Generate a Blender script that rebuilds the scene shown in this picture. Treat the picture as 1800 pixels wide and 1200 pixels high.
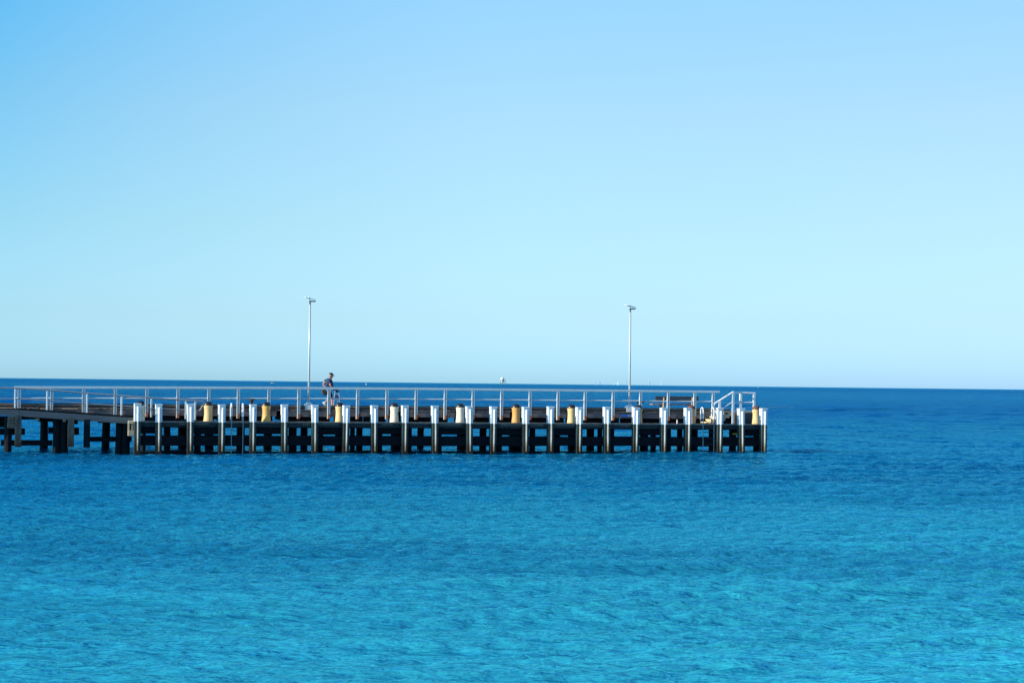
import bpy, bmesh, math, random
import numpy as np
from mathutils import Vector, Matrix
R = math.radians
random.seed(7)
for o in list(bpy.data.objects): bpy.data.objects.remove(o)
S = bpy.context.scene
COL = S.collection

# ------------------------------------------------------------------ camera
H = 3.4
F = 3324.0                     # focal length in pixels of the 1800 px wide photograph
PITCH, ROLL = R(1.276), R(0.647)
cam = bpy.data.cameras.new('camera'); cam.sensor_width = 36; cam.lens = F/1800*36
cam.clip_start = 0.5; cam.clip_end = 200000
camo = bpy.data.objects.new('camera', cam); COL.objects.link(camo); S.camera = camo
MC = Matrix.Rotation(math.pi/2+PITCH, 4, 'X') @ Matrix.Rotation(ROLL, 4, 'Z')
MC = Matrix.Translation((0, 0, H)) @ MC
camo.matrix_world = MC
MI = MC.inverted()

# ------------------------------------------------------------------ light
SUN_AZ = 113.0    # degrees to the left of the viewing direction (+Y)
SUN_EL = 22.0
sd = Vector((-math.sin(R(SUN_AZ))*math.cos(R(SUN_EL)), math.cos(R(SUN_AZ))*math.cos(R(SUN_EL)), math.sin(R(SUN_EL))))
sun = bpy.data.lights.new('sun', 'SUN'); sun.energy = 4.6; sun.angle = R(0.53); sun.color = (1.0, 0.88, 0.70)
suno = bpy.data.objects.new('sun', sun); COL.objects.link(suno)
suno.rotation_euler = sd.to_track_quat('Z', 'Y').to_euler()
W = bpy.data.worlds.new('World'); S.world = W; W.use_nodes = True
wn, wl = W.node_tree.nodes, W.node_tree.links; wn.clear()
sky = wn.new('ShaderNodeTexSky'); sky.sky_type = 'NISHITA'; sky.sun_disc = False
sky.sun_elevation = R(SUN_EL); sky.sun_rotation = R(-SUN_AZ)
sky.air_density = 1.0; sky.dust_density = 0.4; sky.ozone_density = 2.0; sky.altitude = 0
geo = wn.new('ShaderNodeNewGeometry'); sep = wn.new('ShaderNodeSeparateXYZ')
wl.new(geo.outputs['Incoming'], sep.inputs[0])
neg = wn.new('ShaderNodeMath'); neg.operation = 'MULTIPLY'; neg.inputs[1].default_value = -1
wl.new(sep.outputs['Z'], neg.inputs[0])
SKY_TINT = [(0.0, (.56, 1.07, 1.98)), (.0096, (.576, 1.069, 1.96)), (.034, (.647, .985, 1.52)), (.082, (.806, 1.052, 1.25)), (.142, (.990, 1.18, 1.26)), (.2, (1.01, 1.33, 1.40)), (.32, (.55, 1.0, 1.25)), (1.0, (.36, .75, 1.1))]
ramp = wn.new('ShaderNodeValToRGB')
TINT_SCALE = 4.0
def set_ramp(r, stops):
    el = r.color_ramp.elements
    while len(el) > 1: el.remove(el[-1])
    for i, (p, c) in enumerate(stops):
        e = el[0] if i == 0 else el.new(p)
        e.position = p; e.color = (c[0]/TINT_SCALE, c[1]/TINT_SCALE, c[2]/TINT_SCALE, 1)
set_ramp(ramp, SKY_TINT)
wl.new(neg.outputs[0], ramp.inputs[0])
mul = wn.new('ShaderNodeMix'); mul.data_type = 'RGBA'; mul.blend_type = 'MULTIPLY'; mul.inputs[0].default_value = 1
wl.new(sky.outputs[0], mul.inputs[6]); wl.new(ramp.outputs[0], mul.inputs[7])
bg = wn.new('ShaderNodeBackground'); bg.inputs['Strength'].default_value = 0.11*TINT_SCALE
wo = wn.new('ShaderNodeOutputWorld')
# the sky deepens towards the left, at right angles to the sun
def wm(op, a, b=None, clamp=False):
    x = wn.new('ShaderNodeMath'); x.operation = op; x.use_clamp = clamp
    for i, v in enumerate((a, b)):
        if v is None: continue
        if isinstance(v, (int, float)): x.inputs[i].default_value = v
        else: wl.new(v, x.inputs[i])
    return x.outputs[0]
lx = wm('MAXIMUM', sep.outputs['X'], 0.0)          # Incoming points at the viewer, so +X means leftwards
f_ = wm('MULTIPLY', wm('MULTIPLY', lx, lx), 1/.070, True)
f_ = wm('MULTIPLY', f_, wm('ADD', wm('MULTIPLY', neg.outputs[0], 5.0), .0, True), True)
m2 = wn.new('ShaderNodeMix'); m2.data_type = 'RGBA'; m2.blend_type = 'MULTIPLY'
wl.new(f_, m2.inputs[0]); wl.new(mul.outputs[2], m2.inputs[6]); m2.inputs[7].default_value = (.38, .80, .97, 1)
m3 = wn.new('ShaderNodeMix'); m3.data_type = 'RGBA'; m3.blend_type = 'MULTIPLY'
wl.new(wm('MULTIPLY', wm('MAXIMUM', wm('MULTIPLY', sep.outputs['X'], -1.0), 0.0), 1/.26, True), m3.inputs[0])
wl.new(m2.outputs[2], m3.inputs[6]); m3.inputs[7].default_value = (.93, .88, .97, 1)
wl.new(m3.outputs[2], bg.inputs['Color']); wl.new(bg.outputs[0], wo.inputs[0])
S.view_settings.view_transform = 'Standard'; S.view_settings.look = 'None'
S.view_settings.exposure = 0.5; S.view_settings.gamma = 1

# ------------------------------------------------------------------ jetty frame: s along, t back, z up
P0 = Vector((-17.18, 86.8, 0)); P1 = Vector((12.75, 95.86, 0))
E = (P1-P0).normalized(); N = Vector((-E.y, E.x, 0)); JROT = math.atan2(E.y, E.x)
JM = Matrix.Translation(P0) @ Matrix.Rotation(JROT, 4, 'Z')
def Pw(s, t, z): return P0 + E*s + N*t + Vector((0, 0, z))
def proj(p):
    q = MI @ p
    return 900 - F*q.x/q.z, 600 + F*q.y/q.z
def sa(u, t, z=1.5):
    """distance along the jetty of the point that the survey of the photo puts at column u"""
    s = (u-242)/1100*31.27
    for _ in range(12):
        uu = proj(Pw(s, t, z))[0]
        s += (u-uu)/33.0
    return s
def za(v, s, t):
    z = 1.5
    for _ in range(12):
        z += (proj(Pw(s, t, z))[1]-v)/34.0
    return z

# ------------------------------------------------------------------ materials
def mat(name, base, rough=0.7, metal=0.0, var=0.25, scale=6.0, stain=None, stain_amt=0.5, stain_scale=3.0, stretch=(1, 1, 1), bump=0.0, spec=0.5, light=None):
    m = bpy.data.materials.new(name); m.use_nodes = True
    n, l = m.node_tree.nodes, m.node_tree.links
    b = n['Principled BSDF']; b.inputs['Roughness'].default_value = rough; b.inputs['Metallic'].default_value = metal
    b.inputs['Specular IOR Level'].default_value = spec
    tc = n.new('ShaderNodeTexCoord'); mp = n.new('ShaderNodeMapping'); mp.inputs['Scale'].default_value = stretch
    l.new(tc.outputs['Object'], mp.inputs[0])
    oi = n.new('ShaderNodeObjectInfo'); ad = n.new('ShaderNodeVectorMath'); ad.operation = 'ADD'
    sc = n.new('ShaderNodeMath'); sc.operation = 'MULTIPLY'; sc.inputs[1].default_value = 37
    l.new(oi.outputs['Random'], sc.inputs[0]); l.new(mp.outputs[0], ad.inputs[0]); l.new(sc.outputs[0], ad.inputs[1])
    nz = n.new('ShaderNodeTexNoise'); nz.inputs['Scale'].default_value = scale; nz.inputs['Detail'].default_value = 6; nz.inputs['Roughness'].default_value = .65
    l.new(ad.outputs[0], nz.inputs['Vector'])
    r = n.new('ShaderNodeValToRGB'); e = r.color_ramp.elements
    lo = tuple(c*(1-var) for c in base); hi = tuple(min(1, c*(1+var)) for c in (light or base))
    e[0].position = .3; e[0].color = (*lo, 1); e[1].position = .7; e[1].color = (*hi, 1)
    l.new(nz.outputs['Fac'], r.inputs[0]); out = r.outputs[0]
    if stain:
        n2 = n.new('ShaderNodeTexNoise'); n2.inputs['Scale'].default_value = stain_scale; n2.inputs['Detail'].default_value = 5
        l.new(ad.outputs[0], n2.inputs['Vector'])
        r2 = n.new('ShaderNodeValToRGB'); e2 = r2.color_ramp.elements
        e2[0].position = 1-stain_amt*.9; e2[0].color = (0, 0, 0, 1); e2[1].position = min(1, 1-stain_amt*.9+.12); e2[1].color = (1, 1, 1, 1)
        l.new(n2.outputs['Fac'], r2.inputs[0])
        mx = n.new('ShaderNodeMix'); mx.data_type = 'RGBA'; l.new(r2.outputs[0], mx.inputs[0]); l.new(out, mx.inputs[6]); mx.inputs[7].default_value = (*stain, 1)
        out = mx.outputs[2]
    l.new(out, b.inputs['Base Color'])
    if bump:
        bp = n.new('ShaderNodeBump'); bp.inputs['Strength'].default_value = bump; bp.inputs['Distance'].default_value = .02
        l.new(nz.outputs['Fac'], bp.inputs['Height']); l.new(bp.outputs[0], b.inputs['Normal'])
    return m
M = {}
def growth_band(m, col, z0, z1):
    """weed and slime below the high water mark"""
    n, l = m.node_tree.nodes, m.node_tree.links; b = n['Principled BSDF']; src = b.inputs['Base Color'].links[0].from_socket
    tc = n.new('ShaderNodeTexCoord'); sp = n.new('ShaderNodeSeparateXYZ'); l.new(tc.outputs['Object'], sp.inputs[0])
    nz = n.new('ShaderNodeTexNoise'); nz.inputs['Scale'].default_value = 9; nz.inputs['Detail'].default_value = 4; l.new(tc.outputs['Object'], nz.inputs['Vector'])
    ad = n.new('ShaderNodeMath'); ad.operation = 'MULTIPLY_ADD'; l.new(nz.outputs['Fac'], ad.inputs[0]); ad.inputs[1].default_value = .7; l.new(sp.outputs['Z'], ad.inputs[2])
    mr = n.new('ShaderNodeMapRange'); mr.interpolation_type = 'SMOOTHSTEP'; l.new(ad.outputs[0], mr.inputs[0]); mr.inputs[1].default_value = z1+.35; mr.inputs[2].default_value = z0+.35
    mx = n.new('ShaderNodeMix'); mx.data_type = 'RGBA'; l.new(mr.outputs[0], mx.inputs[0]); l.new(src, mx.inputs[6]); mx.inputs[7].default_value = (*col, 1)
    l.new(mx.outputs[2], b.inputs['Base Color'])
M['white'] = mat('white_paint', (.74, .79, .81), .45, var=.06, scale=9, stain=(.34, .30, .24), stain_amt=.41, stain_scale=6, stretch=(1, 1, .35), bump=.15)
M['galv'] = mat('galvanised_steel', (.56, .66, .70), .4, .0, var=.10, scale=5)
M['galvdull'] = mat('dull_galvanised_steel', (.26, .29, .32), .5, .0, var=.2, scale=5)
M['lampwhite'] = mat('lamp_post_coating', (.56, .62, .62), .35, .1, var=.06)
M['panel'] = mat('solar_cell', (.16, .24, .28), .2, .0, var=.2, scale=30)
M['darkmetal'] = mat('dark_metal', (.025, .03, .035), .4, .3)
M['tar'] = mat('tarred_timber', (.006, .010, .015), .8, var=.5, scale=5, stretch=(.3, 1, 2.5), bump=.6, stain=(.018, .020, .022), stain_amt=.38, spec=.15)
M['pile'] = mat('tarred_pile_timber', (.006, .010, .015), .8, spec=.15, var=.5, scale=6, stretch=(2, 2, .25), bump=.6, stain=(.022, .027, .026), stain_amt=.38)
M['fender'] = mat('weathered_fender_timber', (.034, .056, .056), .75, var=.45, scale=8, stretch=(2, 2, .2), bump=.5, stain=(.012, .016, .018), stain_amt=.46)
M['grey'] = mat('grey_weathered_timber', (.16, .145, .145), .8, var=.4, scale=5, stretch=(.25, 1, 3), bump=.5, stain=(.03, .028, .03), stain_amt=.44)
M['kerb'] = mat('dark_weathered_timber', (.060, .052, .048), .8, var=.5, scale=4, stretch=(.3, 1, 3), bump=.6, stain=(.26, .20, .15), stain_amt=.37, stain_scale=5)
M['deck'] = mat('sun_bleached_planks', (.33, .26, .20), .8, var=.3, scale=5, stretch=(1.5, 1, 1), bump=.4)
M['tan'] = mat('tan_timber', (.50, .40, .27), .75, var=.2, scale=6)
M['tread'] = mat('pale_yellow_tread', (.72, .64, .38), .7, var=.12, scale=6)
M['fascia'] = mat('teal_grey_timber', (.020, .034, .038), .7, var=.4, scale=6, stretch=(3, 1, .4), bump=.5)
M['rampside'] = mat('blue_grey_fascia_timber', (.075, .10, .115), .7, var=.25, scale=4, stretch=(.2, 1, 2))
M['strip'] = mat('pale_steel_rubbing_strip', (.36, .39, .37), .5, .1, var=.3, scale=10, stretch=(2, 2, .3), stain=(.22, .17, .10), stain_amt=.42, stain_scale=6)
growth_band(M['fender'], (.010, .011, .008), .25, .85); growth_band(M['strip'], (.10, .085, .05), .15, .85)
M['rust'] = mat('rusty_bracket', (.42, .16, .07), .8, var=.4, scale=12)
M['cap'] = mat('black_bollard_cap', (.020, .022, .026), .28, var=.3)
M['capbrown'] = mat('rust_brown_bollard_cap', (.13, .06, .045), .5, var=.4, scale=12)
def bol_mat(name, base, streak, amt, side):
    m = mat(name, base, .5, var=.10, scale=6, stretch=(3, 3, .25), stain=streak, stain_amt=amt, stain_scale=2.2)
    return m
M['bol_white'] = bol_mat('cream_white_paint', (.88, .78, .58), (.66, .46, .22), .42, 0)
M['bol_cream'] = bol_mat('cream_yellow_paint', (.80, .56, .26), (.74, .38, .12), .47, 0)
M['bol_yel'] = bol_mat('rust_streaked_yellow_paint', (.74, .45, .13), (.55, .20, .04), .50, 0)
M['bol_org'] = bol_mat('orange_yellow_paint', (.70, .36, .10), (.55, .22, .05), .50, 0)
M['bol_tan'] = bol_mat('tan_streaked_paint', (.56, .37, .19), (.52, .26, .12), .45, 0)
M['blue'] = mat('blue_sign_face', (.02, .30, .95), .5, var=.05)
M['lav'] = mat('lavender_sign_face', (.5, .5, .85), .5, var=.05)
M['yellow'] = mat('yellow_tag_face', (.62, .50, .05), .5, var=.1)
M['skin'] = mat('skin', (.55, .25, .16), .55, var=.08)
M['navy'] = mat('navy_cloth', (.014, .038, .105), .85, var=.2, scale=12)
M['black'] = mat('black_cloth', (.012, .014, .02), .85, var=.2)
M['khaki'] = mat('dark_khaki_cloth', (.055, .06, .035), .85, var=.3, scale=10)
M['hair'] = mat('grey_hair', (.32, .28, .25), .8, var=.2)
M['shoe'] = mat('white_shoe', (.78, .76, .74), .6, var=.05)
M['frame'] = mat('silver_tube', (.6, .62, .64), .35, .4, var=.05)
M['benchdark'] = mat('dark_brown_slat', (.06, .042, .036), .6, var=.35, scale=5, stretch=(.3, 1, 3))
M['benchseat'] = mat('brown_seat_slat', (.30, .19, .12), .65, var=.3, scale=5, stretch=(.3, 1, 3))
M['rope'] = mat('white_rope_fibre', (.7, .68, .62), .8, var=.15, scale=30)
M['hull'] = mat('white_gelcoat', (.82, .84, .85), .3, var=.03)
M['tower'] = mat('haze_tinted_facade', (.39, .64, .81), .6, .0, var=.03, scale=.02)  # pale because distance haze is painted into the colour
M['platgrey'] = mat('grey_platform_steel', (.14, .17, .20), .6, var=.1)
M['bird'] = mat('grey_plumage', (.25, .26, .28), .8, var=.1)

# ------------------------------------------------------------------ mesh helpers
def obj(name, bm, m, parent=None, smooth=False):
    me = bpy.data.meshes.new(name); bm.normal_update(); bm.to_mesh(me); bm.free()
    if smooth:
        for p in me.polygons: p.use_smooth = True
    me.materials.append(m)
    o = bpy.data.objects.new(name, me); COL.objects.link(o)
    if parent: o.parent = parent
    return o
def thing(name, label, cat, loc=(0, 0, 0), rotz=0.0, group=None):
    o = bpy.data.objects.new(name, None); COL.objects.link(o); o.location = loc; o.rotation_euler = (0, 0, rotz)
    o.empty_display_size = .3
    o['label'] = label; o['category'] = cat
    if group: o['group'] = group
    return o
def jthing(name, label, cat, s=0, t=0, z=0, group=None):
    return thing(name, label, cat, Pw(s, t, z), JROT, group)
def box(bm, x0, x1, y0, y1, z0, z1, bev=0.0, jit=0.0):
    vs = [bm.verts.new((x + random.uniform(-jit, jit), y + random.uniform(-jit, jit), z + random.uniform(-jit, jit))) for x in (x0, x1) for y in (y0, y1) for z in (z0, z1)]
    fs = [(0, 1, 3, 2), (4, 6, 7, 5), (0, 4, 5, 1), (2, 3, 7, 6), (0, 2, 6, 4), (1, 5, 7, 3)]
    ff = [bm.faces.new([vs[i] for i in f]) for f in fs]
    if bev:
        es = list({e for f in ff for e in f.edges})
        bmesh.ops.bevel(bm, geom=es, offset=bev, segments=1, affect='EDGES')
    return bm
def B(*a, **k):
    bm = bmesh.new(); return box(bm, *a, **k)
def tube(bm, pts, r, seg=10, r1=None):
    pts = [Vector(p) for p in pts]; rings = []
    n = len(pts)
    for i, p in enumerate(pts):
        d = (pts[min(i+1, n-1)]-pts[max(i-1, 0)]).normalized()
        up = Vector((0, 0, 1)) if abs(d.z) < .95 else Vector((1, 0, 0))
        a = d.cross(up).normalized(); b = d.cross(a)
        rr = r if r1 is None else r+(r1-r)*i/(n-1)
        rings.append([bm.verts.new(p+a*math.cos(2*math.pi*k/seg)*rr+b*math.sin(2*math.pi*k/seg)*rr) for k in range(seg)])
    for i in range(n-1):
        for k in range(seg):
            bm.faces.new((rings[i][k], rings[i][(k+1) % seg], rings[i+1][(k+1) % seg], rings[i+1][k]))
    bm.faces.new(rings[0][::-1]); bm.faces.new(rings[-1])
    bmesh.ops.recalc_face_normals(bm, faces=bm.faces)
    return bm
def T(pts, r, seg=10, r1=None):
    return tube(bmesh.new(), pts, r, seg, r1)
def lathe(prof, seg=28, cx=0, cy=0, bm=None):
    bm = bm or bmesh.new(); rings = []
    for r, z in prof:
        rings.append([bm.verts.new((cx+r*math.cos(2*math.pi*k/seg), cy+r*math.sin(2*math.pi*k/seg), z)) for k in range(seg)])
    for i in range(len(prof)-1):
        for k in range(seg):
            bm.faces.new((rings[i][k], rings[i][(k+1) % seg], rings[i+1][(k+1) % seg], rings[i+1][k]))
    bm.faces.new(rings[0][::-1]); bm.faces.new(rings[-1])
    return bm
def pilebm(x, y, w, z0, z1, lean=0.0, wob=.012, square=False):
    """driven timber pile: slightly irregular round (or squared) trunk"""
    bm = bmesh.new(); seg = 4 if square else 12; n = 7; rings = []
    for i in range(n):
        f = i/(n-1); z = z0+(z1-z0)*f; k = []
        for j in range(seg):
            a = 2*math.pi*j/seg + (math.pi/4 if square else 0)
            rr = (w/2*(1.414 if square else 1))*(1+.05*(1-f))*(1+random.uniform(-.04, .04))
            k.append(bm.verts.new((x+lean*f+math.cos(a)*rr, y+math.sin(a)*rr, z)))
        rings.append(k)
    for i in range(n-1):
        for j in range(seg): bm.faces.new((rings[i][j], rings[i][(j+1) % seg], rings[i+1][(j+1) % seg], rings[i+1][j]))
    bm.faces.new(rings[0][::-1]); bm.faces.new(rings[-1])
    return bm
def copy_tree(o, parent=None):
    c = o.copy(); COL.objects.link(c)
    if parent: c.parent = parent
    for ch in list(o.children): copy_tree(ch, c)
    return c

# ------------------------------------------------------------------ sea
def axis(segs):
    out = [segs[0][0]]
    for a, b, d0, d1 in segs:
        x = a
        while x < b-1e-6:
            f = (x-a)/(b-a); x = min(b, x+d0+(d1-d0)*f); out.append(x)
    return np.array(out)
xs_h = axis([(0, 8, .08, .10), (8, 32, .10, .14), (32, 130, .14, 1.2), (130, 900, 1.2, 40), (900, 90000, 60, 20000)])
xs = np.concatenate([-xs_h[:0:-1], xs_h])
ys = axis([(-60, 6, 6, 1), (6, 17, 1, .12), (17, 20, .12, .055), (20, 60, .055, .11), (60, 112, .11, .26), (112, 300, .26, 1.1), (300, 1500, 1.1, 14), (1500, 120000, 16, 20000)])
X, Y = np.meshgrid(xs, ys); SX = np.gradient(xs)[None, :]; SY = np.gradient(ys)[:, None]
Z = np.zeros_like(X); rng = np.random.default_rng(3)
waves = []
for i in range(110):
    lam = 0.22*(4.0/0.22)**(rng.random()**1.25)
    th = R(266) + rng.normal(0, R(30) if lam < .8 else R(15))
    amp = .0072*lam * (1.0 if lam < .8 else (.8/lam)**.9)
    waves.append((lam, th, amp, rng.random()*2*math.pi))
for i in range(36):
    lam = 4*(22/4)**rng.random(); th = R(262)+rng.normal(0, R(16))
    waves.append((lam, th, (.0010*lam), rng.random()*2*math.pi))
WX, WY = X.copy(), Y.copy()
WX += .12*np.sin(Y*.31+1.2); WY += .15*np.sin(X*.27+.4)+.06*np.sin(X*.71-Y*.3)
for lam, th, amp, ph in waves:
    k = 2*math.pi/lam; kx, ky = math.cos(th), math.sin(th)
    att = np.clip((lam/(2.2*np.maximum(SX*abs(kx), SY*abs(ky))+1e-9)-1)*1.4, 0, 1)
    q = k*(kx*WX+ky*WY)+ph
    Z += amp*att*(np.sin(q)+.22*np.cos(2*q))
Z *= .82 + .22*np.clip(np.sin(X*.19+Y*.07+1)*np.sin(Y*.11-X*.05+2)+.4*np.sin(X*.47-Y*.23)+.3, -.6, 1.0)
fy = np.clip((Y-95)/200, 0, 1); Z *= 1+2.3*fy*fy*(3-2*fy)      # choppier beyond the jetty
nx, ny = len(xs), len(ys)
co = np.stack([X, Y, Z], -1).reshape(-1, 3).astype(np.float32)
i0 = (np.arange(ny-1)[:, None]*nx+np.arange(nx-1)[None, :]).reshape(-1)
quads = np.stack([i0, i0+1, i0+1+nx, i0+nx], -1).astype(np.int32)
me = bpy.data.meshes.new('sea'); me.vertices.add(len(co)); me.vertices.foreach_set('co', co.ravel())
me.loops.add(quads.size); me.loops.foreach_set('vertex_index', quads.ravel())
me.polygons.add(len(quads)); me.polygons.foreach_set('loop_start', np.arange(0, quads.size, 4, dtype=np.int32))
me.update(calc_edges=True)
me.polygons.foreach_set('use_smooth', np.ones(len(quads), dtype=bool))
sea = bpy.data.objects.new('sea', me); COL.objects.link(sea); sea['kind'] = 'structure'
print('sea verts', len(co))

def sea_material():
    m = bpy.data.materials.new('sea_water'); m.use_nodes = True
    n, l = m.node_tree.nodes, m.node_tree.links; n.clear()
    def math_(op, a, b=None, c=None, clamp=False):
        x = n.new('ShaderNodeMath'); x.operation = op; x.use_clamp = clamp
        for i, v in enumerate((a, b, c)):
            if v is None: continue
            if isinstance(v, (int, float)): x.inputs[i].default_value = v
            else: l.new(v, x.inputs[i])
        return x.outputs[0]
    def mixc(f, a, b):
        x = n.new('ShaderNodeMix'); x.data_type = 'RGBA'
        for i, v in ((0, f), (6, a), (7, b)):
            if isinstance(v, tuple): x.inputs[i].default_value = (*v, 1)
            elif isinstance(v, (int, float)): x.inputs[i].default_value = v
            else: l.new(v, x.inputs[i])
        return x.outputs[2]
    def sm(v, a, b):
        x = n.new('ShaderNodeMapRange'); x.interpolation_type = 'SMOOTHSTEP'
        l.new(v, x.inputs[0]); x.inputs[1].default_value = a; x.inputs[2].default_value = b
        return x.outputs[0]
    tc = n.new('ShaderNodeTexCoord'); sp = n.new('ShaderNodeSeparateXYZ'); l.new(tc.outputs['Object'], sp.inputs[0])
    def noise(sx, sy, detail=3, rough=.5, dist=0.0, off=0.0, rot=0.0):
        mp = n.new('ShaderNodeMapping'); mp.inputs['Scale'].default_value = (sx, sy, 1); mp.inputs['Location'].default_value = (off, off*1.7, off)
        mp.inputs['Rotation'].default_value = (0, 0, rot)
        l.new(tc.outputs['Object'], mp.inputs[0])
        z = n.new('ShaderNodeTexNoise'); z.noise_dimensions = '2D'; z.inputs['Scale'].default_value = 1; z.inputs['Detail'].default_value = detail
        z.inputs['Roughness'].default_value = rough; z.inputs['Distortion'].default_value = dist
        l.new(mp.outputs[0], z.inputs['Vector']); return z.outputs['Fac']
    # depth colour: deep blue far out, turquoise over shallow sand near the beach, darker weed beds
    y = sp.outputs['Y']; x = sp.outputs['X']
    big = noise(.035, .05, 4, .55, .4, 3)
    yy = math_('ADD', y, math_('MULTIPLY', math_('SUBTRACT', big, .5), 26.0))
    yy = math_('SUBTRACT', yy, math_('MULTIPLY', x, .55))
    f1 = sm(yy, 14, 74); f2 = sm(yy, 60, 260)
    col = mixc(f1, SEA[0], SEA[1]); col = mixc(f2, col, SEA[2])
    weed = noise(.020, .055, 4, .55, .3, 11)
    wf = math_('MULTIPLY', sm(weed, .50, .70), .42)
    col = mixc(wf, col, SEA[3])
    streak = math_('MULTIPLY_ADD', noise(.07, .30, 6, .72, .2, 31), .9, .55)  # streaks painted into the water colour stand in for light on far ripples
    vm = n.new('ShaderNodeVectorMath'); vm.operation = 'SCALE'; l.new(col, vm.inputs[0]); l.new(streak, vm.inputs['Scale']); col = vm.outputs[0]
    # bump: wavelets with steepness alike at every scale
    n1 = noise(5.0, 13, 2, .5, .25, 1.3, .08)
    n2 = noise(1.5, 5.0, 3, .55, .25, 5.1, -.06)
    n3 = noise(.42, 1.7, 3, .5, .25, 9.7, .05)
    n4 = noise(.11, .45, 4, .6, .25, 2.2, .04)
    h = math_('MULTIPLY', n1, BMP[0])
    h = math_('ADD', h, math_('MULTIPLY', n2, BMP[1]))
    h = math_('ADD', h, math_('MULTIPLY', n3, BMP[2]))
    h = math_('ADD', h, math_('MULTIPLY', n4, BMP[3]))
    gust = math_('MULTIPLY_ADD', noise(.05, .12, 3, .6, .2, 21), 0.8, .6)
    h = math_('MULTIPLY', h, gust)
    h = math_('MULTIPLY', h, math_('MULTIPLY_ADD', sm(y, 90, 320), 1.6, 1.0))     # choppier out beyond the jetty
    bp = n.new('ShaderNodeBump'); bp.inputs['Strength'].default_value = 1; bp.inputs['Distance'].default_value = 1
    l.new(h, bp.inputs['Height'])
    df = n.new('ShaderNodeBsdfDiffuse'); l.new(col, df.inputs['Color']); l.new(bp.outputs[0], df.inputs['Normal'])
    gl = n.new('ShaderNodeBsdfGlossy'); gl.inputs['Roughness'].default_value = .06; gl.inputs['Color'].default_value = (*GLT, 1)
    l.new(bp.outputs[0], gl.inputs['Normal'])
    fr = n.new('ShaderNodeFresnel'); fr.inputs['IOR'].default_value = 1.75; l.new(bp.outputs[0], fr.inputs['Normal'])
    # open sea: waves too small to resolve tilt towards the viewer and mirror less of the low sky
    rough_sea = math_('SUBTRACT', 1.0, math_('MULTIPLY', sm(y, 250, 2600), .52))
    frf = math_('MULTIPLY', fr.outputs[0], rough_sea)
    mx = n.new('ShaderNodeMixShader'); l.new(frf, mx.inputs[0]); l.new(df.outputs[0], mx.inputs[1]); l.new(gl.outputs[0], mx.inputs[2])
    o = n.new('ShaderNodeOutputMaterial'); l.new(mx.outputs[0], o.inputs[0])
    return m
SEA = [(.026, .355, .475), (.001, .113, .25), (.0005, .070, .30), (.0005, .048, .15)]
BMP = (.045, .10, .08, .28)
GLT = (.16, .84, 1.0)
me.materials.append(sea_material())

# ------------------------------------------------------------------ heights of the timber structure
ZD = 1.463          # landing deck
ZU = 2.03           # upper deck
ZK = 2.25           # top of kerb
TU, TB = 2.2, 5.2   # front and back of the upper deck
TR = 1.05           # outer edge of ramp

FEN = [242, 279.5, 335, 390.3, 445, 500.7, 553.6, 608.1, 658.9, 712.1, 765, 825.8, 866.8, 924, 968, 1017.8, 1067.1, 1117.2, 1166.7, 1209.4, 1265, 1304, 1342.3]
ORD = ['first', 'second', 'third', 'fourth', 'fifth', 'sixth', 'seventh', 'eighth', 'ninth', 'tenth', 'eleventh', 'twelfth', 'thirteenth', 'fourteenth', 'fifteenth', 'sixteenth', 'seventeenth', 'eighteenth', 'nineteenth', 'twentieth', 'twenty-first', 'twenty-second', 'twenty-third']
FNOTE = {0: 'beside the foot of the ramp', 4: 'just right of the left ladder', 7: 'beside the cream bollard under the walking man', 17: 'just right of the right lamp post',
         18: 'under the left end of the bench', 19: 'just left of the right ladder', 20: 'in front of the stairs', 22: 'at the right corner of the landing'}
def make_fender():
    r = jthing('fender_pile', 'x', 'fender pile')
    bm = bmesh.new(); w = .30
    obj('lower_post', B(-w/2, w/2, 0, .30, -.8, ZD-.012, .012), M['fender'], r)
    obj('white_top', B(-w/2-.004, w/2+.004, -.004, .304, ZD-.012, 2.265, .015), M['white'], r)
    obj('cap_board', B(-w/2-.012, w/2+.012, -.05, .31, 2.235, 2.285, .008), M['white'], r)
    def dsec(z0, z1, rr):
        b_ = bmesh.new(); pts = [(.022+rr*math.cos(a), -.004-rr*1.75*math.sin(a)) for a in [math.pi*k/10 for k in range(11)]]
        lo = [b_.verts.new((x, y, z0)) for x, y in pts]; hi = [b_.verts.new((x, y, z1)) for x, y in pts]
        b_.faces.new(lo[::-1]); b_.faces.new(hi)
        for k in range(11): b_.faces.new((lo[k], lo[(k+1) % 11], hi[(k+1) % 11], hi[k]))
        bmesh.ops.recalc_face_normals(b_, faces=b_.faces); return b_
    obj('rubbing_strip', dsec(ZD, 2.13, .046), M['white'], r)
    st2 = dsec(.12, ZD-.002, .044)
    n0 = len(st2.faces)
    for z in (.35, .62, .9, 1.15, 1.36): tube(st2, [(.022, -.108, z), (.022, -.09, z)], .017, 6)
    st2.faces.ensure_lookup_table()
    for f in st2.faces[n0:]: f.material_index = 1
    s2 = obj('rubbing_strip', st2, M['strip'], r); s2.data.materials.append(M['darkmetal'])
    return r
proto = make_fender()
for i, u in enumerate(FEN):
    o = proto if i == 0 else copy_tree(proto)
    s = sa(u, 0.1, 1.8); o.location = Pw(s, random.uniform(-.02, .03), random.uniform(-.015, .015)); o.rotation_euler = (random.uniform(-.009, .009), random.uniform(-.012, .012), JROT+random.uniform(-.05, .05))
    k = ORD[i]+' from the left'
    o['label'] = 'white-topped timber fender pile, ' + k + (', '+FNOTE[i] if i in FNOTE else '')
    o['group'] = 'white-topped fender piles along the landing'

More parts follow.
